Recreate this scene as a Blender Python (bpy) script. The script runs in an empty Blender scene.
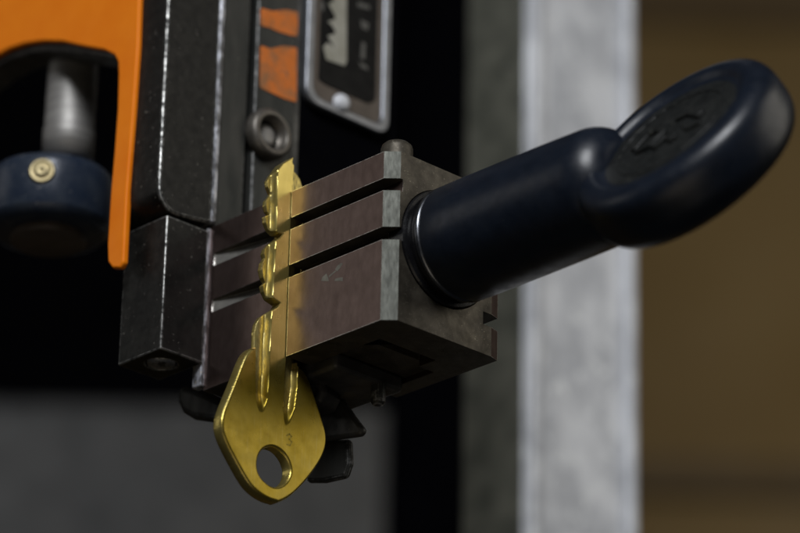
import bpy, bmesh, math, random
import numpy as np
from mathutils import Vector, Matrix
random.seed(3); rng = np.random.default_rng(3)
sc = bpy.context.scene
COL = sc.collection

# ------------------------------------------------------------------ frame
# Millimetres in the code, metres in the scene.  A machine frame (a, r, v):
# a = along the clamp handle, r = back along the jaw's end face, v = up.
MM = 0.001
PITCH, ALPHA, ROLL = math.radians(23.68), math.radians(46.65), math.radians(1.23)
FPX = 3568.0
LIFT = 250.0
fwd = Vector((0, math.cos(PITCH), math.sin(PITCH)))
_r = Vector((1, 0, 0)); _u = Vector((0, -math.sin(PITCH), math.cos(PITCH)))
cr = math.cos(ROLL)*_r + math.sin(ROLL)*_u
cu = -math.sin(ROLL)*_r + math.cos(ROLL)*_u
A = Vector((math.cos(ALPHA), -math.sin(ALPHA), 0))
R = Vector((math.sin(ALPHA), math.cos(ALPHA), 0))
V = Vector((0, 0, 1))
P0 = Vector((-1.579, 509.507, 229.384))
def W(a, r, v): return P0 + a*A + r*R + v*V
def ray(px, py): return fwd + (px-400)/FPX*cr + (266.5-py)/FPX*cu
def loc(p):
    d = p - P0
    return (d.dot(A), d.dot(R), d.dot(V))
def onA(px, py, a):      # point of the plane a = const seen at that pixel -> (r, v)
    d = ray(px, py); t = ((P0 + a*A).dot(A))/d.dot(A); q = loc(d*t); return (q[1], q[2])
def onR(px, py, r):
    d = ray(px, py); t = ((P0 + r*R).dot(R))/d.dot(R); q = loc(d*t); return (q[0], q[2])
def onV(px, py, v):
    d = ray(px, py); t = ((P0 + v*V).dot(V))/d.dot(V); q = loc(d*t); return (q[0], q[1])
def G(p): return (Vector(p) + Vector((0, 0, LIFT)))*MM      # code mm -> scene metres

# ------------------------------------------------------------------ materials
def newmat(name):
    m = bpy.data.materials.new(name); m.use_nodes = True
    nt = m.node_tree; nt.nodes.clear()
    out = nt.nodes.new('ShaderNodeOutputMaterial'); b = nt.nodes.new('ShaderNodeBsdfPrincipled')
    nt.links.new(b.outputs[0], out.inputs[0]); return m, nt, b
def N(nt, t, **k):
    n = nt.nodes.new(t)
    for a, v in k.items():
        if hasattr(n, a): setattr(n, a, v)
    return n
def ramp(nt, src, stops):
    r = N(nt, 'ShaderNodeValToRGB'); e = r.color_ramp.elements
    while len(e) < len(stops): e.new(0.5)
    for i, (p, c) in enumerate(stops):
        e[i].position = p; e[i].color = (*c, 1) if len(c) == 3 else c
    nt.links.new(src, r.inputs[0]); return r
def noise(nt, scale, detail=6, rough=.6, stretch=None, dist=0):
    g = N(nt, 'ShaderNodeNewGeometry')
    mp = N(nt, 'ShaderNodeMapping')
    mp.inputs['Rotation'].default_value = (0, 0, ALPHA)   # world -> machine axes
    mp2 = N(nt, 'ShaderNodeMapping')
    s = stretch or (1, 1, 1)
    mp2.inputs['Scale'].default_value = (1000*s[0], 1000*s[1], 1000*s[2])
    nt.links.new(g.outputs['Position'], mp.inputs[0]); nt.links.new(mp.outputs[0], mp2.inputs[0])
    n = N(nt, 'ShaderNodeTexNoise'); n.inputs['Scale'].default_value = scale
    n.inputs['Detail'].default_value = detail; n.inputs['Roughness'].default_value = rough
    n.inputs['Distortion'].default_value = dist
    nt.links.new(mp2.outputs[0], n.inputs['Vector']); return n.outputs['Fac']
def mix(nt, fac, c1, c2):
    m = N(nt, 'ShaderNodeMix', data_type='RGBA')
    for s, c in ((6, c1), (7, c2)):
        if hasattr(c, 'links') or hasattr(c, 'is_linked'): nt.links.new(c, m.inputs[s])
        else: m.inputs[s].default_value = (*c, 1)
    if isinstance(fac, (int, float)): m.inputs[0].default_value = fac
    else: nt.links.new(fac, m.inputs[0])
    return m.outputs[2]
def mth(nt, op, a, b=None):
    m = N(nt, 'ShaderNodeMath', operation=op)
    for i, x in enumerate((a, b)):
        if x is None: continue
        if isinstance(x, (int, float)): m.inputs[i].default_value = x
        else: nt.links.new(x, m.inputs[i])
    return m.outputs[0]
def edge(nt, rad_mm, lo, hi, breakup=None):
    """worn-edge mask from the Bevel node, broken up by noise"""
    bv = N(nt, 'ShaderNodeBevel'); bv.samples = 6; bv.inputs[0].default_value = rad_mm*MM
    g = N(nt, 'ShaderNodeNewGeometry')
    d = N(nt, 'ShaderNodeVectorMath', operation='DOT_PRODUCT')
    nt.links.new(bv.outputs[0], d.inputs[0]); nt.links.new(g.outputs['True Normal'], d.inputs[1])
    x = mth(nt, 'SUBTRACT', 1.0, d.outputs['Value'])
    if breakup is not None:
        x = mth(nt, 'MULTIPLY', x, ramp(nt, breakup, [(.38, (.12,)*3), (.50, (.6,)*3), (.62, (1.3,)*3)]).outputs[0])
    return ramp(nt, x, [(lo, (0, 0, 0)), (hi, (1, 1, 1))]).outputs[0]
def bump(nt, b, src, strength, dist_mm):
    bp = N(nt, 'ShaderNodeBump'); bp.inputs['Strength'].default_value = strength
    bp.inputs['Distance'].default_value = dist_mm*MM
    nt.links.new(src, bp.inputs['Height']); nt.links.new(bp.outputs[0], b.inputs['Normal']); return bp
def setb(b, **k):
    for a, v in k.items():
        b.inputs[a.replace('_', ' ')].default_value = (*v, 1) if isinstance(v, tuple) else v

def surf(name, c1, c2, metal, r1, r2, scale, stretch=None, speck=None, worn=None, bumpamt=(.3, .03), brush=None, wornrad=.25, wornlo=.02, wornhi=.12, p=(.35, .65), spec=.5):
    m, nt, b = newmat(name)
    n = noise(nt, scale, stretch=stretch)
    col = ramp(nt, n, [(p[0], c1), (p[1], c2)]).outputs[0]
    met = metal
    if speck:
        sp = ramp(nt, noise(nt, speck[1], 3, .7), [(speck[2], (0, 0, 0)), (speck[2]+.05, (1, 1, 1))]).outputs[0]
        cl = ramp(nt, noise(nt, speck[1]*.12, 3, .6), [(.42, (.05,)*3), (.60, (1,)*3)]).outputs[0]
        sp = mth(nt, 'MULTIPLY', sp, cl)
        col = mix(nt, sp, col, speck[0])
    if worn:
        e = edge(nt, wornrad, wornlo, wornhi, noise(nt, 1.1, 5, .7))
        col = mix(nt, e, col, worn)
        mm = mth(nt, 'MAXIMUM', e, metal); nt.links.new(mm, b.inputs['Metallic'])
    else: b.inputs['Metallic'].default_value = metal
    b.inputs['Specular IOR Level'].default_value = spec
    nt.links.new(col, b.inputs['Base Color'])
    rr = ramp(nt, noise(nt, scale*1.7, stretch=stretch), [(.3, (r1,)*3), (.7, (r2,)*3)]).outputs[0]
    nt.links.new(rr, b.inputs['Roughness'])
    h = noise(nt, brush[0] if brush else scale*3, 5, .6, brush[1] if brush else None)
    bump(nt, b, h, *bumpamt)
    return m

M = {}
M['jaw'] = surf('ground_steel', (.112, .078, .068), (.145, .103, .091), .9, .28, .34, .6, stretch=(1, 1, .5), speck=((.42, .39, .36), 5.5, .70),
                worn=(.72, .70, .66), bumpamt=(.16, .004), brush=(2.6, (1.6, 1.6, .08)), wornrad=.22, wornlo=.012, wornhi=.09)  # pale worn-edge colour also stands in for glints along the jaw's edges
M['jaw_end'] = surf('cast_steel', (.050, .043, .033), (.10, .088, .068), .6, .42, .6, .3, speck=((.42, .38, .30), 4.2, .64),
                bumpamt=(.5, .02), brush=(2.5, (1, 1, 1)))
M['chamfer'] = surf('bright_steel', (.036, .037, .031), (.066, .068, .058), .7, .40, .55, 1.1, stretch=(1, 1, .3), bumpamt=(.5, .012), brush=(2.4, (1.4, 1.4, .15)))
M['blackpaint'] = surf('black_enamel', (.006, .006, .0055), (.014, .0135, .012), .0, .34, .5, .5, speck=((.17, .16, .14), 1.5, .655),
                worn=(.55, .55, .53), bumpamt=(.35, .02), wornrad=.45, wornlo=.008, wornhi=.07, spec=.16)
M['greysteel'] = surf('dull_steel', (.028, .030, .028), (.048, .048, .044), .4, .42, .6, .2, stretch=(1, 1, .3), speck=((.25, .24, .2), 2.2, .68), worn=(.45, .45, .45), wornrad=.35, wornlo=.01, wornhi=.09, spec=.3, bumpamt=(.3, .015))
M['darkcast'] = surf('oily_cast_iron', (.04, .04, .038), (.085, .083, .078), .4, .35, .6, .3, speck=((.2, .2, .2), 1.6, .68), bumpamt=(.6, .05))
M['orange'] = surf('orange_enamel', (.90, .215, .006), (.96, .255, .010), 0, .30, .42, .12, speck=((.30, .09, .02), .9, .69), bumpamt=(.3, .05), spec=.12)
M['plastic'] = surf('navy_plastic', (.0050, .0080, .0150), (.0078, .0118, .021), 0, .30, .42, .35, bumpamt=(.5, .02), brush=(1.9, (1, 1, 1)), speck=((.03, .033, .036), 1.5, .70), spec=.5)
M['oldorange'] = surf('chipped_orange', (.62, .16, .02), (.30, .13, .05), 0, .4, .6, .30, speck=((.12, .10, .07), .8, .60), bumpamt=(.5, .05), p=(.45, .68), spec=.25)
M['lit_ramp'] = surf('lit_ramp_steel', (.26, .25, .23), (.34, .33, .30), .6, .42, .55, .6, bumpamt=(.3, .006), brush=(2, (1.4, 1.4, .15)))  # pale colour paints the lit wedge onto the fixed jaw's groove ramps
M['boltsteel'] = surf('bolt_steel', (.11, .10, .088), (.17, .155, .135), .7, .38, .5, .5, bumpamt=(.4, .03))
M['badge'] = surf('dusty_badge', (.008, .009, .009), (.018, .019, .018), 0, .34, .5, .45, speck=((.10, .10, .085), 1.3, .64), bumpamt=(.6, .06), spec=.4)
M['wornrib'] = surf('chipped_edge', (.10, .10, .105), (.50, .51, .56), .5, .3, .5, .8, stretch=(1, 1, .45), speck=((.62, .55, .38), 1.1, .62), bumpamt=(.8, .08), p=(.42, .58))
M['blackrub'] = surf('black_ring', (.004, .004, .005), (.008, .008, .009), 0, .2, .35, .5)
M['chrome'] = surf('chrome', (.16, .165, .18), (.22, .23, .25), 1, .24, .36, .5, bumpamt=(.1, .005))
M['shaftsteel'] = surf('turned_steel', (.26, .25, .24), (.38, .37, .35), .6, .50, .6, .3, stretch=(.3, .3, 3), bumpamt=(.2, .01))
M['blueknob'] = surf('worn_blue_paint', (.018, .027, .048), (.036, .046, .064), .1, .24, .40, .25, speck=((.2, .2, .19), .9, .66), bumpamt=(.6, .08))
M['brown_brass'] = surf('tarnished_brass', (.30, .25, .14), (.5, .42, .24), .9, .35, .5, .6, bumpamt=(.5, .05))
M['frame'] = surf('satin_nickel', (.16, .168, .185), (.22, .23, .25), .8, .34, .46, .2, bumpamt=(.2, .01))
M['plateinner'] = surf('brown_lacquer', (.085, .07, .058), (.11, .09, .075), .2, .4, .55, .25, spec=.2)
M['label_black'] = surf('label_black', (.004, .004, .004), (.007, .007, .007), 0, .45, .6, .25, spec=.1)
M['label_white'] = surf('label_cream', (.26, .25, .2), (.34, .33, .28), 0, .5, .6, .3)
M['label_grey'] = surf('label_grey', (.07, .068, .062), (.09, .088, .08), 0, .5, .6, .3)
M['mark'] = surf('etched_mark', (.15, .14, .12), (.27, .26, .22), .6, .5, .6, .5)
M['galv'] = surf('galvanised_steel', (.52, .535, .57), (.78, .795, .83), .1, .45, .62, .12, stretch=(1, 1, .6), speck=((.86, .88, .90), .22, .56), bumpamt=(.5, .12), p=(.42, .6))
M['galvdark'] = surf('dark_olive_steel', (.075, .078, .062), (.15, .15, .12), .2, .45, .6, .14, speck=((.5, .48, .42), .12, .71), bumpamt=(.4, .1))
M['bed'] = surf('grey_cast_iron', (.055, .056, .057), (.095, .095, .094), .1, .5, .7, .06, speck=((.3, .3, .3), .1, .70), bumpamt=(.6, .3))
M['black'] = surf('black_housing', (.0012, .0012, .002), (.002, .002, .003), 0, .8, .95, .08, spec=.02)
M['wall'] = surf('brown_wall', (.135, .088, .030), (.155, .104, .038), 0, .7, .9, .01, bumpamt=(.1, .5))
M['band'] = surf('brown_band', (.075, .05, .022), (.09, .06, .026), 0, .7, .9, .01)

# brass of the key: yellow, patches of patina, lengthwise mill marks, dirt in the grooves
def brass():
    m, nt, b = newmat('key_brass')
    col = ramp(nt, noise(nt, .16, 4, .55), [(.36, (.44, .32, .040)), (.52, (.51, .39, .075)), (.68, (.60, .475, .12))]).outputs[0]
    spot = ramp(nt, noise(nt, .42, 5, .6, dist=.6), [(.60, (0, 0, 0)), (.72, (.55,)*3)]).outputs[0]
    col = mix(nt, spot, col, (.27, .19, .04))
    scr = ramp(nt, noise(nt, 2.6, 3, .6, (2.2, 2.2, .05)), [(.60, (0, 0, 0)), (.66, (.35,)*3)]).outputs[0]
    col = mix(nt, scr, col, (.80, .70, .36))
    at = N(nt, 'ShaderNodeAttribute'); at.attribute_name = 'dirt'
    dn = ramp(nt, noise(nt, 2.2, 5, .7, (1.3, 1.3, .35)), [(.38, (0, 0, 0)), (.62, (1, 1, 1))]).outputs[0]
    d = mth(nt, 'MULTIPLY', at.outputs['Fac'], dn)
    col = mix(nt, mth(nt, 'MULTIPLY', d, .9), col, (.08, .058, .022))
    ta = N(nt, 'ShaderNodeAttribute'); ta.attribute_name = 'bow_tone'
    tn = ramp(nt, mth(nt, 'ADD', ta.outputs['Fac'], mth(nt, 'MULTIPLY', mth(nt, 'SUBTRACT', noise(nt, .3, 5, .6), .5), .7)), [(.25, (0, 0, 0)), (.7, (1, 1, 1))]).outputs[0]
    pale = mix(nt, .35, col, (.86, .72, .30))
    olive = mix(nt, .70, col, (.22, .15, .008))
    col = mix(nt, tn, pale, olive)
    nt.links.new(col, b.inputs['Base Color'])
    setb(b, Metallic=.86)
    rr = ramp(nt, noise(nt, .5, 5), [(.35, (.27,)*3), (.7, (.37,)*3)]).outputs[0]
    rr2 = mth(nt, 'ADD', rr, mth(nt, 'MULTIPLY', d, .25)); nt.links.new(rr2, b.inputs['Roughness'])
    h = mth(nt, 'ADD', noise(nt, 3.0, 4, .6, (1.5, 1.5, .06)), mth(nt, 'MULTIPLY', noise(nt, 1.1, 3), .6))
    bump(nt, b, h, .35, .008); return m
M['brass'] = brass()
M['stamp'] = surf('stamped_brass', (.30, .22, .032), (.44, .33, .055), .7, .5, .6, 1.5)

# ------------------------------------------------------------------ building
def finish(name, bm, mat, parent=None, base=None, bevel=0, smooth=False, seg=2):
    """bm holds code-mm coordinates; origin goes to base (code mm) or the parent's base"""
    if base is None:
        if parent is not None: base = parent['_base']
        else:
            xs = [v.co for v in bm.verts]
            base = (sum(v.x for v in xs)/len(xs), sum(v.y for v in xs)/len(xs), min(v.z for v in xs))
    off = Vector(base)
    for v in bm.verts: v.co = (v.co - off)*MM
    bmesh.ops.recalc_face_normals(bm, faces=bm.faces)
    me = bpy.data.meshes.new(name); bm.to_mesh(me); bm.free()
    for m in (mat if isinstance(mat, (list, tuple)) else [mat]): me.materials.append(m)
    o = bpy.data.objects.new(name, me); COL.objects.link(o)
    if parent is not None: o.parent = parent
    else: o.location = G(base)
    o['_base'] = tuple(base)
    if smooth:
        for p in me.polygons: p.use_smooth = True
    if bevel:
        bv = o.modifiers.new('bevel', 'BEVEL'); bv.width = bevel*MM; bv.segments = seg
        bv.limit_method = 'ANGLE'; bv.angle_limit = math.radians(35); bv.harden_normals = False
        for p in me.polygons: p.use_smooth = True
        me.set_sharp_from_angle(angle=math.radians(40)) if hasattr(me, 'set_sharp_from_angle') else None
    return o
def thing(name, base, label, cat, group=None):
    o = bpy.data.objects.new(name, None); COL.objects.link(o); o.empty_display_size = .005
    o.location = G(base); o['_base'] = tuple(base); tag(o, label, cat, group); return o
def tag(o, label=None, cat=None, group=None, kind=None):
    if label: o['label'] = label
    if cat: o['category'] = cat
    if group: o['group'] = group
    if kind: o['kind'] = kind
    return o
def prism(bm, pts, ext, holes=(), mi=0):
    """closed polygon pts (3-D, planar) pushed by vector ext"""
    ext = Vector(ext)
    vs = [bm.verts.new(p) for p in pts]
    f = bm.faces.new(vs); f.material_index = mi
    r = bmesh.ops.extrude_face_region(bm, geom=[f])
    nv = [g for g in r['geom'] if isinstance(g, bmesh.types.BMVert)]
    for v in nv: v.co += ext
    return vs, nv
def box(bm, a0, a1, r0, r1, v0, v1):
    prism(bm, [W(a0, r0, v0), W(a0, r1, v0), W(a0, r1, v1), W(a0, r0, v1)], (a1-a0)*A)
def round_poly(pts, rad, seg=5):
    """2-D polygon with rounded corners; rad number or list"""
    out = []; n = len(pts)
    for i in range(n):
        p = Vector(pts[i]); q0 = Vector(pts[i-1]); q1 = Vector(pts[(i+1) % n])
        rr = rad[i] if isinstance(rad, (list, tuple)) else rad
        if rr <= 0: out.append(tuple(p)); continue
        d0 = (q0-p); d1 = (q1-p); l = min(rr, d0.length*.49, d1.length*.49)
        s = p + d0.normalized()*l; e = p + d1.normalized()*l
        for k in range(seg+1):
            t = k/seg; out.append(tuple((1-t)**2*s + 2*t*(1-t)*p + t*t*e))
    return out
def lathe(bm, origin, axis, prof, seg=64, ref=None, caps=True):
    """prof = [(t along axis, radius)]"""
    axis = Vector(axis).normalized()
    x = axis.orthogonal().normalized() if ref is None else (Vector(ref)-Vector(ref).dot(axis)*axis).normalized()
    y = axis.cross(x)
    rings = []
    for t, rad in prof:
        rings.append([bm.verts.new(Vector(origin)+axis*t+(x*math.cos(2*math.pi*k/seg)+y*math.sin(2*math.pi*k/seg))*max(rad, .001)) for k in range(seg)])
    for q0, q1 in zip(rings, rings[1:]):
        for k in range(seg): bm.faces.new((q0[k], q0[(k+1) % seg], q1[(k+1) % seg], q1[k]))
    if caps: bm.faces.new(rings[0][::-1]); bm.faces.new(rings[-1])
def arc(c, r, a0, a1, n=8):
    return [(c[0]+r*math.cos(math.radians(a0+(a1-a0)*k/n)), c[1]+r*math.sin(math.radians(a0+(a1-a0)*k/n))) for k in range(n+1)]
def boolean(bm, cutters):
    """bm minus each cutter bmesh (code-mm), returned as a bmesh"""
    def tmp(b):
        bmesh.ops.recalc_face_normals(b, faces=b.faces)
        me = bpy.data.meshes.new('tmp'); b.to_mesh(me); b.free()
        o = bpy.data.objects.new('tmp', me); COL.objects.link(o); return o
    o = tmp(bm)
    for c in cutters:
        co = tmp(c)
        md = o.modifiers.new('b', 'BOOLEAN'); md.operation = 'DIFFERENCE'; md.solver = 'EXACT'; md.object = co
        bpy.context.view_layer.update()
        ev = o.evaluated_get(bpy.context.evaluated_depsgraph_get())
        me = bpy.data.meshes.new_from_object(ev)
        old = o.data; o.modifiers.clear(); o.data = me
        bpy.data.meshes.remove(old); cm = co.data; bpy.data.objects.remove(co); bpy.data.meshes.remove(cm)
    out = bmesh.new(); out.from_mesh(o.data); me = o.data
    bpy.data.objects.remove(o); bpy.data.meshes.remove(me)
    bmesh.ops.remove_doubles(out, verts=out.verts, dist=1e-4)
    return out
def B(): return bmesh.new()

# ================================================================== the key
AK = -23.86        # plane of the key's face
TH = 2.2
def fr(x, y): return np.array(onA(x, y, AK))
def bk(x, y): return np.array(onA(x, y, AK-TH+.15))
left = [bk(*p) for p in [(285, 161), (275, 167), (267, 177), (264, 182), (264.5, 188), (267.5, 195), (266, 198), (262.5, 202), (262, 207), (263.5, 213), (266, 216),
        (261.5, 218), (262, 224), (265, 231), (270, 236.5), (274.5, 237.5), (272, 241), (265, 246), (261.5, 250), (260, 255), (261.5, 260), (258.5, 264), (257.3, 271), (259, 279), (262, 284),
        (258.5, 287), (260, 293), (264, 301), (270, 305), (272, 306.5), (269, 311), (262, 315), (256, 319), (252.5, 325), (251, 333), (250.5, 350)]]
bowl = [bk(*p) for p in [(244, 351), (238.5, 356), (234, 366), (228, 382), (221, 399), (215.5, 412), (213, 421), (213, 431), (215.5, 440), (221, 452), (229, 467), (238, 483), (245, 492), (254, 499), (262, 503), (268, 504.5)]]
bowr = [fr(*p) for p in [(279, 502.5), (290, 497), (299, 489), (308, 479), (317, 467), (323.5, 456), (327, 445), (327, 434), (324.5, 424), (319, 407), (313, 389), (308, 376), (304, 370), (298, 366)]]
right = [np.array(p) for p in [(2.75, -14.6), (2.9, -13), (3.5, -11), (3.55, 15.6), (3.4, 16.9), (2.8, 18.1), (2.0, 18.8), (.9, 19.2), (.45, 19.5), (.1, 19.8)]]

hc = (-2.0, -33.3)
hole = np.array([fr(*p) for p in [(257.5, 466), (258.5, 456), (263, 449), (270, 446), (277, 447.5), (283, 452), (288, 459), (291, 468), (290, 476), (286, 483), (279, 487), (271, 486), (263, 479), (259, 473)]])
def smooth_closed(P, it=1):
    for _ in range(it):
        Q = np.roll(P, -1, 0); P = np.stack([.75*P+.25*Q, .25*P+.75*Q], 1).reshape(-1, 2)
    return P
def smooth_open(P, it):
    P = np.array(P)
    for _ in range(it):
        Q = np.stack([.75*P[:-1]+.25*P[1:], .25*P[:-1]+.75*P[1:]], 1).reshape(-1, 2); P = np.vstack([P[:1], Q, P[-1:]])
    return P
outline = np.vstack([np.array(left), smooth_open(bowl+bowr, 2), np.array(right)]); hole = smooth_closed(hole, 3)
def sdf(P, X):
    """signed distance (negative inside) of points X (n,2) to polygon P"""
    d2 = np.full(len(X), 1e9); ins = np.zeros(len(X), bool); Q = np.roll(P, -1, 0)
    for p, q in zip(P, Q):
        e = q-p; w = X-p; L = e@e
        if L < 1e-12: continue
        t = np.clip(w@e/L, 0, 1); dd = w-t[:, None]*e; d2 = np.minimum(d2, (dd**2).sum(1))
        c = ((p[1] > X[:, 1]) != (q[1] > X[:, 1]))
        with np.errstate(divide='ignore', invalid='ignore'):
            xi = (q[0]-p[0])*(X[:, 1]-p[1])/(q[1]-p[1]) + p[0]
        ins ^= c & (X[:, 0] < xi)
    return np.where(ins, -1, 1)*np.sqrt(d2)
def shape(X): return np.maximum(sdf(outline, X), -sdf(hole, X))
STEP = .10
r0, r1 = outline[:, 0].min()-.3, outline[:, 0].max()+.3
v0, v1 = outline[:, 1].min()-.3, outline[:, 1].max()+.3
nr, nv = int((r1-r0)/STEP)+1, int((v1-v0)/STEP)+1
rr_, vv_ = np.meshgrid(r0+STEP*np.arange(nr), v0+STEP*np.arange(nv), indexing='ij')
X = np.stack([rr_.ravel(), vv_.ravel()], 1); S = shape(X)
near = np.abs(S) < .75*STEP
for _ in range(3):
    Y = X[near]; s = shape(Y); h = 1e-3
    gx = (shape(Y+[h, 0])-s)/h; gy = (shape(Y+[0, h])-s)/h; gn = gx*gx+gy*gy+1e-9
    X[near] = Y - np.clip(np.stack([gx, gy], 1)*(s/gn)[:, None], -STEP*.5, STEP*.5)
S2 = S.copy(); S2[near] = 0
keep = S2 <= 1e-6
D = np.maximum(-np.where(near, 0, S), 0)                 # depth inside the outline
Rr, Vv = X[:, 0], X[:, 1]
def sstep(x, e0, e1):
    t = np.clip((x-e0)/(e1-e0), 0, 1); return t*t*(3-2*t)
# ridge between the two grooves and the grooves' taper into the bow
ridge = np.interp(Vv, [-25, -22.9, -10.9, 6.7, 16.4, 20], [-4.05, -3.62, -3.45, -3.02, -3.2, -3.25])
g1l = np.interp(Vv, [-25.5, -23, -19, -11, 20], [-4.9, -5.75, -6.0, -6.35, -9.5])
rb = np.interp(Vv, [-25.5, -24.6, -23, -19, 20], [-4.6, -4.0, 0, 0, 0])
ridge = np.where(Vv < -22.5, np.interp(Vv, [-25.6, -24.8, -22.5], [-4.8, -4.25, -3.62]), ridge)
g2l = np.interp(Vv, [-25.6, -23, -13.8, 0, 7.7, 12.9, 20], [.45, .05, .22, .22, .22, .25, .55])
g2r = np.interp(Vv, [-26.1, -25.2, -22.5, -19, -14.6, -14.2, 20], [.5, 1.2, 2.1, 2.5, 2.6, 9, 9])
w1 = .16
def chan(lo, hi, depth, wl, wr):
    return depth*np.minimum(sstep(Rr, lo-wl, lo+wl), 1-sstep(Rr, hi-wr, hi+wr))
taper1 = sstep(Vv, -25.4, -21.5); taper2 = sstep(Vv, -26.2, -22)
d1 = chan(g1l, ridge, 1, .12, .24)*taper1*(1.12+.10*np.sin(Rr*3))
d2_ = chan(g2l, g2r, 1, .12, .30)*taper2*1.1
bevel = .42 + .0*Rr
bw = np.where(Vv < -15.3, .50, .06)
dd = np.clip(D/bw, 0, 1); round_ = bw*.85*(1-np.sqrt(1-(1-dd)**2))
H = -np.maximum(np.maximum(d1, d2_), 0) - round_
# hand wear: very slight unevenness of the face
H += 0*np.sin(Rr*1.3+Vv*.7)
H = np.maximum(H, -TH+.5)
dirt = np.clip(np.maximum(d1, d2_)/1.0, 0, 1)
key = thing('house_key', W(AK-TH/2, -3, -40.2), 'yellow brass key clamped upright in the steel jaws with its round-holed bow hanging down', 'key')
def key_part(name, sel):
    idx = np.arange(nr*nv).reshape(nr, nv)
    q = np.stack([idx[:-1, :-1], idx[1:, :-1], idx[1:, 1:], idx[:-1, 1:]], -1).reshape(-1, 4)
    ok = keep[q].all(1) & sel(q); q = q[ok]
    used = np.unique(q); mp = -np.ones(nr*nv, int); mp[used] = np.arange(len(used)); n = len(used)
    base = Vector(key['_base'])
    def pos(a, r, v): return ((W(0, 0, 0)-base) + a*A + r*R + v*V)*MM
    Aa, Ra, Va = np.array(A), np.array(R), np.array(V); O = np.array(W(0, 0, 0)-base)
    front = (O + (AK+H[used])[:, None]*Aa + Rr[used][:, None]*Ra + Vv[used][:, None]*Va)*MM
    bb = np.clip(D[used]/.35, 0, 1); back_a = AK-TH + .3*(1-np.sqrt(1-(1-bb)**2))
    back = (O + back_a[:, None]*Aa + Rr[used][:, None]*Ra + Vv[used][:, None]*Va)*MM
    fq = mp[q]; faces = fq.tolist() + (fq[:, ::-1]+n).tolist()
    from collections import Counter
    ed = {}
    for f in fq:
        for i in range(4):
            a_, b_ = int(f[i]), int(f[(i+1) % 4]); k = (min(a_, b_), max(a_, b_))
            ed.setdefault(k, []).append((a_, b_))
    for k, l in ed.items():
        if len(l) == 1:
            a_, b_ = l[0]; faces.append((b_, a_, a_+n, b_+n))
    me = bpy.data.meshes.new(name); me.from_pydata(np.concatenate([front, back]).tolist(), [], faces); me.update()
    bm = bmesh.new(); bm.from_mesh(me); bmesh.ops.recalc_face_normals(bm, faces=bm.faces); bm.to_mesh(me); bm.free()
    at = me.attributes.new('dirt', 'FLOAT', 'POINT'); at.data.foreach_set('value', np.concatenate([dirt[used], np.zeros(n)]).astype(np.float32))
    tr = np.clip((-11.0-Vv[used])/9.0, 0, 1)*(1-.8*np.clip(1-D[used]/.45, 0, 1))*(1-.5*dirt[used])  # olive tone grows from blade to bow, weaker at edges and in grooves
    at = me.attributes.new('bow_tone', 'FLOAT', 'POINT'); at.data.foreach_set('value', np.concatenate([tr, tr]).astype(np.float32))
    for p in me.polygons: p.use_smooth = True
    me.set_sharp_from_angle(angle=math.radians(38))
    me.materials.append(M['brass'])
    o = bpy.data.objects.new(name, me); COL.objects.link(o); o.parent = key; return o
vrow = int(round((-15.4-v0)/STEP))
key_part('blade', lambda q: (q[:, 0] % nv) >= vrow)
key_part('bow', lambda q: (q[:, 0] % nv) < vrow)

# ================================================================== clamp jaws
VT, VB = 14.55, -14.45
def jaw_profile(depth, back, g=((9.85, 7.75), (1.45, -.75)), rear=True, gd=2.45):
    p = [(0, VB), (0, g[1][1]), (gd, g[1][1]), (gd, g[1][0]), (0, g[1][0]), (0, g[0][1]), (gd, g[0][1]), (gd, g[0][0]), (0, g[0][0]), (0, VT)]
    if rear: p += [(back, VT), (back, g[0][0]), (back-3, g[0][0]), (back-3, g[0][1]), (back, g[0][1]), (back, g[1][0]), (back-3, g[1][0]), (back-3, g[1][1]), (back, g[1][1]), (back, VB)]
    else: p += [(back, VT), (back, VB)]
    return p
JB = 24.4
jaw = thing('clamp_jaw', W(-12, 12, VB), 'grooved brown-grey steel jaw block under the blue handle, right of the key', 'clamp jaw')
bm = B(); prism(bm, [W(-23.7, r, v) for r, v in jaw_profile(0, JB, g=((9.85, 7.75), (1.45, -.75)), rear=False)], 23.7*A)
cuts = []
c = B(); prism(c, [W(-1.9, -1, -20), W(1.9, 2.8, -20), W(3, -2, -20)], 40*V); 
# chamfer of the near vertical edge: plane through (-1.9,0) and (0,1.9)
c.free(); c = B(); prism(c, [W(-2.9, -1.0, -20), W(1.0, 2.9, -20), W(3, -3, -20)], 40*V); cuts.append(c)
# far vertical edge, shallow slanting face
c = B(); prism(c, [W(.12, 22.1, -20), W(-.85, 25.6, -20), W(3, 27, -20)], 40*V); cuts.append(c)
# grooves of the far side
for a_, b_ in ((9.85, 7.75), (-9.4, -7.2)):
    c = B(); box(c, -40, 5, 20.6, 30, min(a_, b_), max(a_, b_)); cuts.append(c)
# sunken pockets in the underside
for pa, pr in (((-11.4, -7.5), (5.2, 17.6)), ((-26, -19.0), (14.0, 21.0))):
    c = B(); box(c, pa[0], pa[1], pr[0], pr[1], -20, VB+4); cuts.append(c)
c = B(); box(c, -30, -11.39, 5.2, 21.0, -20, VB+1.1); cuts.append(c)
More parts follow.
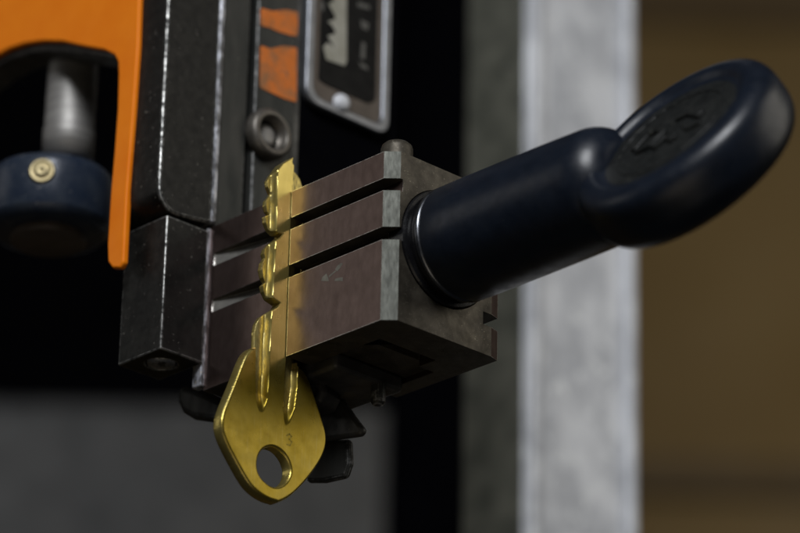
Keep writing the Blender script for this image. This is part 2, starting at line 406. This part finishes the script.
# bore for the clamp screw
c = B(); lathe(c, W(-3.0, 12.1, .8), A, [(0, 9.9), (6, 9.9)], 72); cuts.append(c)
bm = boolean(bm, cuts)
bm.normal_update()
for f in bm.faces:
    n = f.normal; 
    if n.dot(A) > .99: f.material_index = 1
    elif n.dot((A-R).normalized()) > .97: f.material_index = 2
    elif abs(n.z) > .9: f.material_index = 1
jb = finish('jaw_body', bm, [M['jaw'], M['jaw_end'], M['chamfer']], jaw, bevel=.16)
jb.data.set_sharp_from_angle(angle=math.radians(8)); jb.modifiers['bevel'].angle_limit = math.radians(12)
bm = B()
pc = W(-1.9, 3.1, VT)
lathe(bm, W(-2.6, 3.4, VT-2), V, [(0, 2.6), (3.6, 2.6), (4.2, 2.4), (4.65, 1.9), (4.85, 1.0), (4.88, .01)], 40, caps=False)
finish('guide_pin', bm, M['jaw_end'], jaw, smooth=True)
# etched mark on the jaw's front
bm = B()
for pts in ([(321, 281), (322.5, 277), (326.5, 273.5), (328.3, 277.5), (328.8, 281)], [(334.5, 281), (335.5, 278.6), (339, 277.6), (342.8, 277.2), (342.8, 281)],
            [(335, 269.5), (337, 266), (341, 263), (343, 263.5), (340, 268), (337.5, 271.5)], [(328.5, 276), (335.2, 270.4), (336.3, 271.3), (329.2, 277.4)]):
    q = [onR(x, y, 0) for x, y in pts]; prism(bm, [W(a, -.012, v) for a, v in q], .02*R)
mk = finish('etched_mark', bm, M['mark'], jaw); mk['label'] = 'faint pale worn mark'

fj = thing('fixed_jaw', W(-35, 8, -14.8), 'grooved dark steel jaw block behind the key teeth, left of the brass key', 'clamp jaw')
bm = B(); prism(bm, [W(-43.9, r, v) for r, v in [(0, -14.9), (0, VT-.1), (22, VT-.1), (22, -14.9)]], 17.75*A)
cuts = []
for top, bot in ((9.3, 7.1), (.9, -1.25)):
    c = B()     # grooves with a sloping floor, added to shape the lit wedge
    prism(c, [W(-42.6, -.3, bot), W(-42.6, .3, bot), W(-28, 2.7, bot), W(-20, 2.7, bot), W(-20, -1, bot)], (top-bot)*V); cuts.append(c)
bm = boolean(bm, cuts)
bm.normal_update()
for f in bm.faces:
    if abs(f.normal.z) > .9: f.material_index = 1
    elif .05 < abs(f.normal.dot(A)) < .6: f.material_index = 2
finish('jaw_body', bm, [M['jaw'], M['jaw_end'], M['lit_ramp']], fj, bevel=.14)

# ================================================================== handle
HC = (12.1, .8)     # axis in (r, v)
hd = thing('thumb_screw', W(0, *HC), 'dark navy plastic clamp handle with a round paddle end sticking out of the jaw', 'thumb screw')
O0 = W(0, *HC)
bm = B(); lathe(bm, O0, A, [(-2.9, 9.75), (.25, 9.75), (.55, 9.6), (.7, 9.1), (.7, 7.0), (-2.9, 7.0)], 96, caps=False)
finish('socket_ring', bm, M['blackrub'], hd, smooth=False)
bm = B(); lathe(bm, O0, A, [(.3, 8.6), (1.2, 8.75), (2.0, 8.8), (2.35, 8.6)], 96, caps=False)
finish('neck', bm, M['blackrub'], hd, smooth=True)
bm = B(); prof = [(2.2, 8.6)] + [(2.85+.55*math.cos(math.radians(t)), 9.05+.5*math.sin(math.radians(t))) for t in range(180, -1, -20)] + [(3.4, 8.6)]
lathe(bm, O0, A, prof, 128, caps=False)
finish('chrome_ring', bm, M['chrome'], hd, smooth=True)
RS = 9.55
bm = B()
prof = [(3.3, 8.9), (3.45, 9.35), (3.8, RS), (10, RS), (18, RS-.02), (26, RS-.08), (31, RS-.15)] + [(33.9+ (6.0)*math.sin(math.radians(t)), (RS-.2)-5.2*(1-math.cos(math.radians(t)))) for t in range(0, 91, 8)]
prof += [(39.95, 3.0), (40.0, .01)]
lathe(bm, O0, A, prof, 128, caps=False)
finish('grip', bm, M['plastic'], hd, smooth=True)
BETA = math.radians(33)
nD = (math.sin(BETA)*V - math.cos(BETA)*R).normalized()
DC = O0 + 51.2*A + .2*nD
bm = B()
RD, T2 = 17.7, 5.0
prof = [(T2-1.1, .01), (T2-1.1, 11.4), (T2-1.0, 12.3), (T2-.55, 12.9), (T2-.1, 13.3), (T2+.1, 13.9)]
prof += [(T2*math.cos(math.radians(t))**.66, 13.9+(RD-13.9)*math.sin(math.radians(t))**.8) for t in range(12, 85, 8)]
prof += [(.3, RD), (-.8, RD)] + [(-.8-(T2+.3)*math.sin(math.radians(t))**.9, 12.6+(RD-12.6)*math.cos(math.radians(t))**.85) for t in range(6, 90, 8)] + [(-T2-1.1, 12.2), (-T2-1.1, .01)]
lathe(bm, DC, nD, prof, 128, caps=False)
finish('paddle', bm, M['plastic'], hd, smooth=True)
bm = B(); lathe(bm, DC, nD, [(T2-1.3, 11.9), (T2-1.06, 11.9), (T2-1.0, 11.7), (T2-.98, .01)], 96, caps=False); finish('badge', bm, M['badge'], hd, smooth=True)
# embossed emblem in the recess: raised strokes
bm = B()
ex = (A - A.dot(nD)*nD).normalized(); ey = nD.cross(ex)
def dpt(x, y, h=0): return DC + nD*(T2-1.1+h) + ex*x + ey*y
def stroke(bm, pts, w, h, mapf):
    for (x0, y0), (x1, y1) in zip(pts, pts[1:]):
        d = Vector((x1-x0, y1-y0)).normalized(); n = Vector((-d.y, d.x))*w/2; e = d*w*.3
        q = [(x0-e.x+n.x, y0-e.y+n.y), (x1+e.x+n.x, y1+e.y+n.y), (x1+e.x-n.x, y1+e.y-n.y), (x0-e.x-n.x, y0-e.y-n.y)]
        prism(bm, [mapf(x, y, -.05) for x, y in q], (h+.05)*nD)
stroke(bm, [(9.6*math.cos(math.radians(t)), 9.6*math.sin(math.radians(t))) for t in range(0, 361, 12)], .5, .3, dpt)
stroke(bm, [(-6.2, -1.5), (-5.0, 1.6), (-2.6, 2.2), (-1.4, .2), (-2.8, -2.2), (-5.0, -2.6)], 1.3, .7, dpt)
stroke(bm, [(-1.2, -3.4), (.6, -1.2), (2.2, -3.2)], 1.4, .8, dpt)
stroke(bm, [(.4, 3.0), (2.4, 3.4), (5.6, 1.2)], 1.2, .7, dpt)
stroke(bm, [(2.6, .6), (4.4, -1.6), (6.4, -1.2)], 1.0, .6, dpt)
finish('emblem', bm, M['badge'], hd, bevel=.12)

# ================================================================== carriage (black painted slides left of the jaws)
cg = thing('machine_carriage', W(-48, 0, -11), 'black painted machine slide with chipped bright edges between the orange guard and the jaws', 'machine part')
# lower block
bm = B(); box(bm, -54.2, -43.4, -9.75, -.75, -10.4, 13.4)
c = B(); lathe(c, W(-48.6, -5.2, -11.5), V, [(0, 2.6), (4, 2.6)], 32)
bm = boolean(bm, [c]); finish('lower_slide', bm, M['blackpaint'], cg, bevel=.25)
bm = B(); lathe(bm, W(-48.6, -5.2, -10.35), V, [(0, 2.3), (.8, 2.45), (2, 2.45)], 24); finish('screw_head', bm, M['greysteel'], cg, smooth=True)
# thin wear strip next to the fixed jaw
bm = B(); box(bm, -46, -43.7, -.74, .9, -14.2, 14.2); finish('wear_strip', bm, M['wornrib'], cg, bevel=.3)
# upper block, round nose at its bottom front
prof = [(-.6, 14.7), (-6, 13.9)] + [(-9.6, 13.75), (-12.0, 16.2)] + [(-12.15, 19), (-12.25, 120), (-.6, 120)]
prof = round_poly(prof, [0, 1.5, 1.4, 1.6, 1.5, 0, 0], 5)
bm = B(); prism(bm, [W(-55, r, v) for r, v in prof], 12.0*A); finish('upper_slide', bm, M['blackpaint'], cg, bevel=.45)
bm = B(); box(bm, -55, -42.95, -.58, .6, 15.0, 120); bb = finish('worn_rib', bm, M['wornrib'], cg, bevel=.4)
bm = B(); box(bm, -56, -43.6, .62, 6.7, 14.6, 120); finish('face_plate', bm, M['greysteel'], cg, bevel=.3)
# bar with orange paint, further in
bar = thing('painted_bar', W(-46, 13, 12), 'dark upright steel bar with orange paint patches behind the key tip', 'machine part')
bm = B(); box(bm, -52, -43.8, 8.6, 17.6, 10, 120); finish('bar', bm, M['greysteel'], bar, bevel=.4)
bm = B(); box(bm, -52, -44.3, 17.61, 19.4, 10, 120); finish('bar_edge', bm, M['darkcast'], bar, bevel=.3)
bm = B()
for pts in ([(260, 45.5), (259.5, 88), (272, 93.5), (284, 99), (296, 102.5), (296.5, 48), (283, 46), (270, 49)], [(260.5, 8), (260.5, 26), (268, 27.5), (277, 31.5), (288, 35), (297, 36.5), (297.5, 12), (285, 10), (272, 11.5)]):
    q = round_poly([onA(x, y, -43.8) for x, y in pts], .5, 3); prism(bm, [W(-43.79, r, v) for r, v in q], .12*A)
finish('orange_paint', bm, M['oldorange'], bar)
rN, vN = onA(270, 134, -42.5)
bm = B(); lathe(bm, W(-43.8, rN, vN), A, [(0, 4.5), (1.0, 4.6), (1.9, 4.4), (2.4, 3.9), (2.4, 3.2), (2.0, 2.9), (-.1, 2.8), (-.2, .01)], 40, caps=False)
# hexagon recess
nut = finish('socket_bolt', bm, M['boltsteel'], bar, smooth=True)
bm = B(); lathe(bm, W(-43.9, rN, vN), A, [(0, 2.0), (.7, 1.9), (1.0, 1.2), (1.1, .01)], 20, caps=False); finish('bolt_core', bm, M['shaftsteel'], nut, smooth=True)

# nameplate
NA = -43.4
npt = thing('name_plate', W(NA, 29, 45), 'black label in a rounded satin metal frame with one bright rivet, upper middle', 'name plate')
def npq(pts, rad): return round_poly([onA(x, y, NA) for x, y in pts], rad, 6)
outer = [(19.5, 44.6), (39.5, 44.6), (39.5, 120), (19.5, 120)]
inner_ = [(21.3, 46.3), (37.7, 46.3), (37.7, 119), (21.3, 119)]
bm = B(); prism(bm, [W(NA-1.2, r, v) for r, v in round_poly(outer, [3.6, 3.2, 2, 2], 7)], 1.6*A)
c = B(); prism(c, [W(NA-.3, r, v) for r, v in round_poly(inner_, [2.6, 2.2, 1, 1], 7)], 3*A)
bm = boolean(bm, [c]); finish('frame', bm, M['frame'], npt, bevel=.35)
bm = B(); prism(bm, [W(NA-.28, r, v) for r, v in round_poly([(21.35, 46.35), (37.65, 46.35), (37.65, 118.5), (21.35, 118.5)], [2.5, 2.1, 1, 1], 7)], .25*A); finish('back_sheet', bm, M['plateinner'], npt)
ip = [onA(315, 66, NA), onA(316, 76, NA), onA(323, 83, NA), onA(369, 102, NA), onA(372, 98, NA)]
lp = [(22.6, 120), (22.6, onA(315, 70, NA)[1]), (onA(317.5, 79, NA)), onA(326, 85, NA), onA(368, 103.5, NA), (36.2, 50.7), (36.2, 120)]
bm = B(); prism(bm, [W(NA-.02, r, v) for r, v in round_poly(lp, [0, .8, 1, .8, .6, .6, 0], 4)], .14*A); finish('label_panel', bm, M['label_black'], npt)
bm = B()
art = [(322.5, 47), (327, 43), (334, 48), (327, 36), (332, 35), (335.5, 33), (331, 25), (327, 22), (334, 20), (335, 17), (330, 8), (328, 4), (333, 2), (333, -20), (346, -20), (346, 62), (344, 66), (326, 60)]
prism(bm, [W(NA+.13, *onA(x, y, NA)) for x, y in art], .05*A); finish('lettering', bm, M['label_white'], npt)
bm = B()
for pts in ([(320, 0), (324, 4), (323, 12), (319, 10)], [(358, 62), (366, 66), (368, 71), (361, 68)], [(361, 42), (365, 44), (364, 60), (360, 58)], [(360, 20), (368, 24), (367, 31), (361, 28)], [(357, 2), (369, 6), (369, 10), (357, 7)]):
    prism(bm, [W(NA+.13, *onA(x, y, NA)) for x, y in pts], .05*A)
finish('small_print', bm, M['label_grey'], npt)
rv = onA(340.5, 104, NA)
bm = B(); lathe(bm, W(NA-.1, *rv), A, [(0, 1.8), (.6, 1.75), (1.1, 1.4), (1.45, .8), (1.55, .01)], 28, caps=False); finish('rivet', bm, M['galv'], npt, smooth=True)
# the dark panel that carries the nameplate
hp = B(); box(hp, -60, -44.7, 19.45, 43, 22, 125); o = finish('mounting_panel', hp, M['black'], bevel=.5)
tag(o, 'black upright panel that carries the framed label', 'machine panel')

# ================================================================== parts under the jaws
ub = thing('jaw_base', W(-25, 10, -22), 'oily black casting with a small clip below the jaws, behind the key bow', 'machine part')
bm = B(); box(bm, -40, -18, 5.5, 20.5, -16.2, VB+1.05)
finish('saddle', bm, M['darkcast'], ub, bevel=.6)
bm = B(); prism(bm, [W(*(lambda q: (q[0], 3.5, q[1]))(onR(x, y, 3.5))) for x, y in [(177, 384), (205, 392), (230, 404), (246, 412), (240, 425), (212, 421), (190, 418), (180, 412), (176, 403)]], 2.5*R)
finish('lug', bm, M['greysteel'], ub, bevel=1.2, seg=4)
def uq(pts, r): return [W(*(lambda q: (q[0], r, q[1]))(onR(x, y, r))) for x, y in pts]
bm = B(); prism(bm, uq([(310, 385), (328, 392), (340, 398), (352, 415), (362, 428), (359, 435), (345, 437), (322, 440), (305, 440)], 14), 1.5*R); finish('clip', bm, M['darkcast'], ub, bevel=.8, seg=3)
bm = B(); prism(bm, uq([(305, 441), (348, 438), (349, 462), (344, 477), (322, 482), (305, 482)], 16), 1.5*R); finish('bracket', bm, M['greysteel'], ub, bevel=.8, seg=3)
q = onR(318, 396, 10)
bm = B(); lathe(bm, W(q[0], 10, q[1]), -R+.3*A, [(-3, 2.4), (1.2, 2.4), (1.8, 1.9), (1.9, 1.2), (1.0, .9), (.9, .01)], 8, caps=False); finish('screw', bm, M['darkcast'], ub, bevel=.2)
q = onR(378, 400, 16)
bm = B(); lathe(bm, W(q[0], 16, q[1]), -V, [(-3, 1.2), (.4, 1.2), (.9, .8), (1.0, .01)], 16, caps=False); finish('small_screw', bm, M['greysteel'], ub, smooth=True)

# ================================================================== guard, spindle, knob on the left
GR = -13.0
gd = thing('orange_guard', W(-62, GR, 0), 'glossy orange painted guard with an arched opening, top left', 'guard')
def g2(pts, r=GR): return [onR(x, y, r) for x, y in pts]
pts = [(-60, -60), (146, -60), (139, 0), (137.5, 45), (133, 110), (126.5, 190), (123, 262), (119.5, 268), (112, 268), (107.5, 262), (107, 245), (110.5, 190), (114, 150), (117, 110), (118, 75), (117.5, 62), (114, 55), (104, 50), (84, 46.5), (62, 41.5), (42, 41), (24, 43.5), (8, 48.5), (-10, 58), (-30, 72), (-60, 100)]
bm = B(); prism(bm, [W(a, GR, v) for a, v in g2(pts)], 1.3*R); finish('guard_plate', bm, M['orange'], gd, bevel=.4, seg=4)
bm = B(); 
inn = [(-60, 92), (-30, 64), (-10, 50), (8, 42), (24, 38), (42, 36), (62, 37), (84, 41), (104, 45), (117, 50), (117, 61), (104, 59), (84, 56), (62, 53), (42, 52), (24, 55), (8, 60), (-10, 70), (-30, 85), (-60, 112)]
prism(bm, [W(a, GR+1.4, v) for a, v in g2(inn, GR+1.4)], 6*R); finish('liner', bm, M['darkcast'], gd, bevel=.4)

bm = B()
def kpt(x, y): q = onA(x, y, AK+.012); return W(AK-.03, q[0], q[1])
_pts = [(286.6, 435.5), (289.5, 434), (291.6, 436.3), (289.2, 439.0), (291.8, 441.8), (290.0, 445.3), (286.8, 444.2)]
for (x0, y0), (x1, y1) in zip(_pts, _pts[1:]):
    a0, a1 = kpt(x0, y0), kpt(x1, y1); d_ = (a1-a0).normalized(); n_ = A.cross(d_)*.13
    prism(bm, [a0+n_-d_*.08, a1+n_+d_*.08, a1-n_+d_*.08, a0-n_-d_*.08], .045*A)
st = finish('stamp', bm, M['stamp'], key)
sp = thing('spindle_knob', W(*(lambda q: (q[0], GR+12, q[1]))(onR(60, 200, GR+12))), 'worn blue painted knob on a steel spindle inside the orange guard', 'knob')
SR = GR+9
qa = onR(68, 150, SR); q0 = onR(68, 48, SR)
SC = W(qa[0], SR, qa[1])
top = q0[1]-qa[1]
bm = B(); lathe(bm, SC, V, [(-2, 4.6), (3.5, 4.6), (4.2, 4.4), (top, 4.4), (top+12, 4.4)], 48); finish('spindle', bm, M['shaftsteel'], sp, smooth=True)
kb = onR(50, 206, SR)
KC = W(kb[0], SR, kb[1])
bm = B(); lathe(bm, KC, V, [(-5.8, .01), (-5.8, 8.6), (-5.3, 9.9), (-4.3, 10.75), (-3.9, 11.0), (3.6, 11.0), (4.8, 10.8), (5.6, 10.1), (5.9, 8.8), (5.9, .01)], 72, caps=False); finish('knob_head', bm, M['blueknob'], sp, smooth=True)
bm = B(); lathe(bm, KC, V, [(-7.2, .01), (-7.2, 6.2), (-6.9, 6.6), (-5.7, 6.6)], 48, caps=False); finish('boss', bm, M['plateinner'], sp, smooth=True)
d42 = ray(42, 171)
lo_, hi_ = 400., KC.dot(fwd)                      # where that line of sight meets the knob's rim
for _ in range(60):
    mid = (lo_+hi_)/2; q = d42*mid - KC
    if math.hypot(q.x, q.y) > 11.0: lo_ = mid
    else: hi_ = mid
SP = d42*hi_; dirn = Vector((SP.x-KC.x, SP.y-KC.y, 0)).normalized(); SP = SP - dirn*.3
bm = B(); lathe(bm, SP, dirn, [(-1, 2.3), (.5, 2.3), (.7, 1.9), (.35, 1.6), (.35, 1.3), (.8, 1.1), (.9, .5), (.6, .3), (.6, .01)], 32, caps=False); finish('set_screw', bm, M['brown_brass'], sp, smooth=True)

# ================================================================== background
def camz(px, py, z): 
    return ray(px, py)*z
# post: square tube, bright face towards +A, dark olive face towards -R
zc = 745.0
pc_ = camz(525, 266, zc)
po = thing('steel_post', Vector((pc_.x, pc_.y, pc_.z-160)), 'pale blurred galvanised upright post with a dark olive side, right of the jaws', 'post')
wR = 32.6; wA = 18.5
def pb(p, a, r, v): return Vector((p.x, p.y, 0)) + a*A + r*R + v*V
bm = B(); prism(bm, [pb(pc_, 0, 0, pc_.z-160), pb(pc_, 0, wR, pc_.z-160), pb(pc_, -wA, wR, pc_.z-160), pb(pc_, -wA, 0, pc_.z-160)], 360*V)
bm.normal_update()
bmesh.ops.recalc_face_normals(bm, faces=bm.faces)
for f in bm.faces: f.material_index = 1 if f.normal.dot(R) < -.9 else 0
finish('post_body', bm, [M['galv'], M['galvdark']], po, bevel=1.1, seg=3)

for k in (0, wR-3.2):
    fl = B(); q0 = Vector((pc_.x, pc_.y, 0))
    prism(fl, [q0+.3*A+(k+.3)*R+V*(pc_.z-160), q0+2.2*A+(k+.3)*R+V*(pc_.z-160), q0+2.2*A+(k+2.9)*R+V*(pc_.z-160), q0+.3*A+(k+2.9)*R+V*(pc_.z-160)], 360*V)
    finish('flange', fl, M['galv'], po, bevel=.8, seg=3)
# black machine housing that closes off the view behind the carriage
zb = 1480.0
hc_ = camz(462, 266, zb)
ho = B()
xr = hc_.x + 30
base = Vector((0, hc_.y, 0))
prism(ho, [Vector((xr-600, hc_.y, hc_.z-500)), Vector((xr, hc_.y, hc_.z-500)), Vector((xr, hc_.y+30, hc_.z-500)), Vector((xr-600, hc_.y+30, hc_.z-500))], 900*V)
tag(finish('machine_housing', ho, M['black'], bevel=2), 'black machine housing filling the dark gap behind the jaws', 'machine housing')
# grey cast bed, lower left, its right end rounded away
bd = B()
tl = camz(150, 402, 1260.0)
y0 = tl.y; xe = camz(520, 450, 1260).x
pl = [Vector((xe-420, y0, 0)), Vector((xe-20, y0, 0))] + [Vector((xe-20+20*math.sin(math.radians(t)), y0+140*(1-math.cos(math.radians(t))), 0)) for t in range(10, 91, 10)] + [Vector((xe-420, y0+140, 0))]
prism(bd, [p + Vector((0, 0, tl.z-120)) for p in pl], 120*V)
tag(finish('machine_bed', bd, M['bed'], bevel=4, seg=4), 'blurred dark grey cast machine bed below the key, lower left', 'machine bed')
ck = B(); kl = camz(388, 266, 1120.0); kr = camz(490, 266, 1120.0)
prism(ck, [Vector((x_, y_, kl.z-220)) for x_, y_ in round_poly([(kl.x, kl.y), (kr.x, kl.y), (kr.x, kl.y+40), (kl.x, kl.y+40)], [14, 3, 3, 3], 6)], 460*V)
tag(finish('machine_upright', ck, M['black'], bevel=.8), 'black upright column in the dark gap between the jaws and the pale post', 'machine part')
# brown wall with a darker rail
wz = 1800.0
wp = camz(700, 266, wz)
wb = B(); prism(wb, [Vector((-2000, wp.y, wp.z-1600)), Vector((2000, wp.y, wp.z-1600)), Vector((2000, wp.y+40, wp.z-1600)), Vector((-2000, wp.y+40, wp.z-1600))], 3000*V)
tag(finish('wall', wb, M['wall']), kind='structure')
def on_wall(px, py): d = ray(px, py); return d*((wp.y-10)/d.y)
for nm, ya, yb, lab in (('wall_band', 458, 492, 'dark brown horizontal rail blurred on the brown wall, lower right'), ('wall_band', -90, 22, 'dark brown band across the top of the brown wall, upper right')):
    rl = B(); t = on_wall(700, ya); b_ = on_wall(700, yb)  # thin strip on the wall, darker brown than the rest
    prism(rl, [Vector((-2000, wp.y-8, b_.z)), Vector((2000, wp.y-8, b_.z)), Vector((2000, wp.y, b_.z)), Vector((-2000, wp.y, b_.z))], (t.z-b_.z)*V)
    tag(finish(nm, rl, M['band'], bevel=1), lab, 'band', 'bands on the brown wall')

# ------------------------------------------------------------------ lamps
def area(name, pos, target, size, power, col, sy=None):
    l = bpy.data.lights.new(name, 'AREA'); l.size = size*MM; l.energy = power; l.color = col
    if sy: l.shape = 'RECTANGLE'; l.size_y = sy*MM
    o = bpy.data.objects.new(name, l); COL.objects.link(o)
    o.location = G(pos); d = (Vector(target)-Vector(pos)); o.rotation_euler = d.to_track_quat('-Z', 'Y').to_euler(); return o
C0 = W(-20, 0, 0)
area('window_lamp', C0 + Vector((-70, -620, 450)), C0, 260, 4.8, (.95, .97, 1.0))
area('left_fill', C0 + Vector((-520, 20, 190)), C0, 200, .085, (1.0, .97, .92))  # unseen fill, added to brighten the key's cut walls from the left
area('right_lamp', C0 + Vector((520, -40, 230)), C0, 380, .56, (1.0, .94, .82))
area('bounce_fill', C0 + Vector((-60, -420, -420)), C0, 400, .22, (1.0, .86, .66))  # unseen fill, added below to lift the jaw underside and grooves
area('wall_fill', Vector((420, 1150, 700)), Vector((220, 1400, 620)), 200, .95, (1.0, .9, .72))  # unseen fill, added only to brighten the brown wall

w = bpy.data.worlds.new('World'); sc.world = w; w.use_nodes = True
bg = w.node_tree.nodes['Background']; bg.inputs[0].default_value = (.75, .85, 1, 1); bg.inputs[1].default_value = .012

# ------------------------------------------------------------------ camera
cam = bpy.data.cameras.new('camera'); co = bpy.data.objects.new('camera', cam); COL.objects.link(co); sc.camera = co
m = Matrix((cr, cu, -fwd)).transposed().to_4x4(); m.translation = G((0, 0, 0)); co.matrix_world = m
cam.sensor_width = 36; cam.lens = 36*FPX/800; cam.clip_start = .05; cam.clip_end = 20
cam.dof.use_dof = True; cam.dof.focus_distance = (W(-21, -3, -4).dot(fwd))*MM; cam.dof.aperture_fstop = 14.0; cam.dof.aperture_blades = 0
sc.view_settings.view_transform = 'Standard'; sc.view_settings.look = 'None'; sc.view_settings.exposure = 0; sc.view_settings.gamma = 1
for o in bpy.data.objects:
    if '_base' in o: del o['_base']
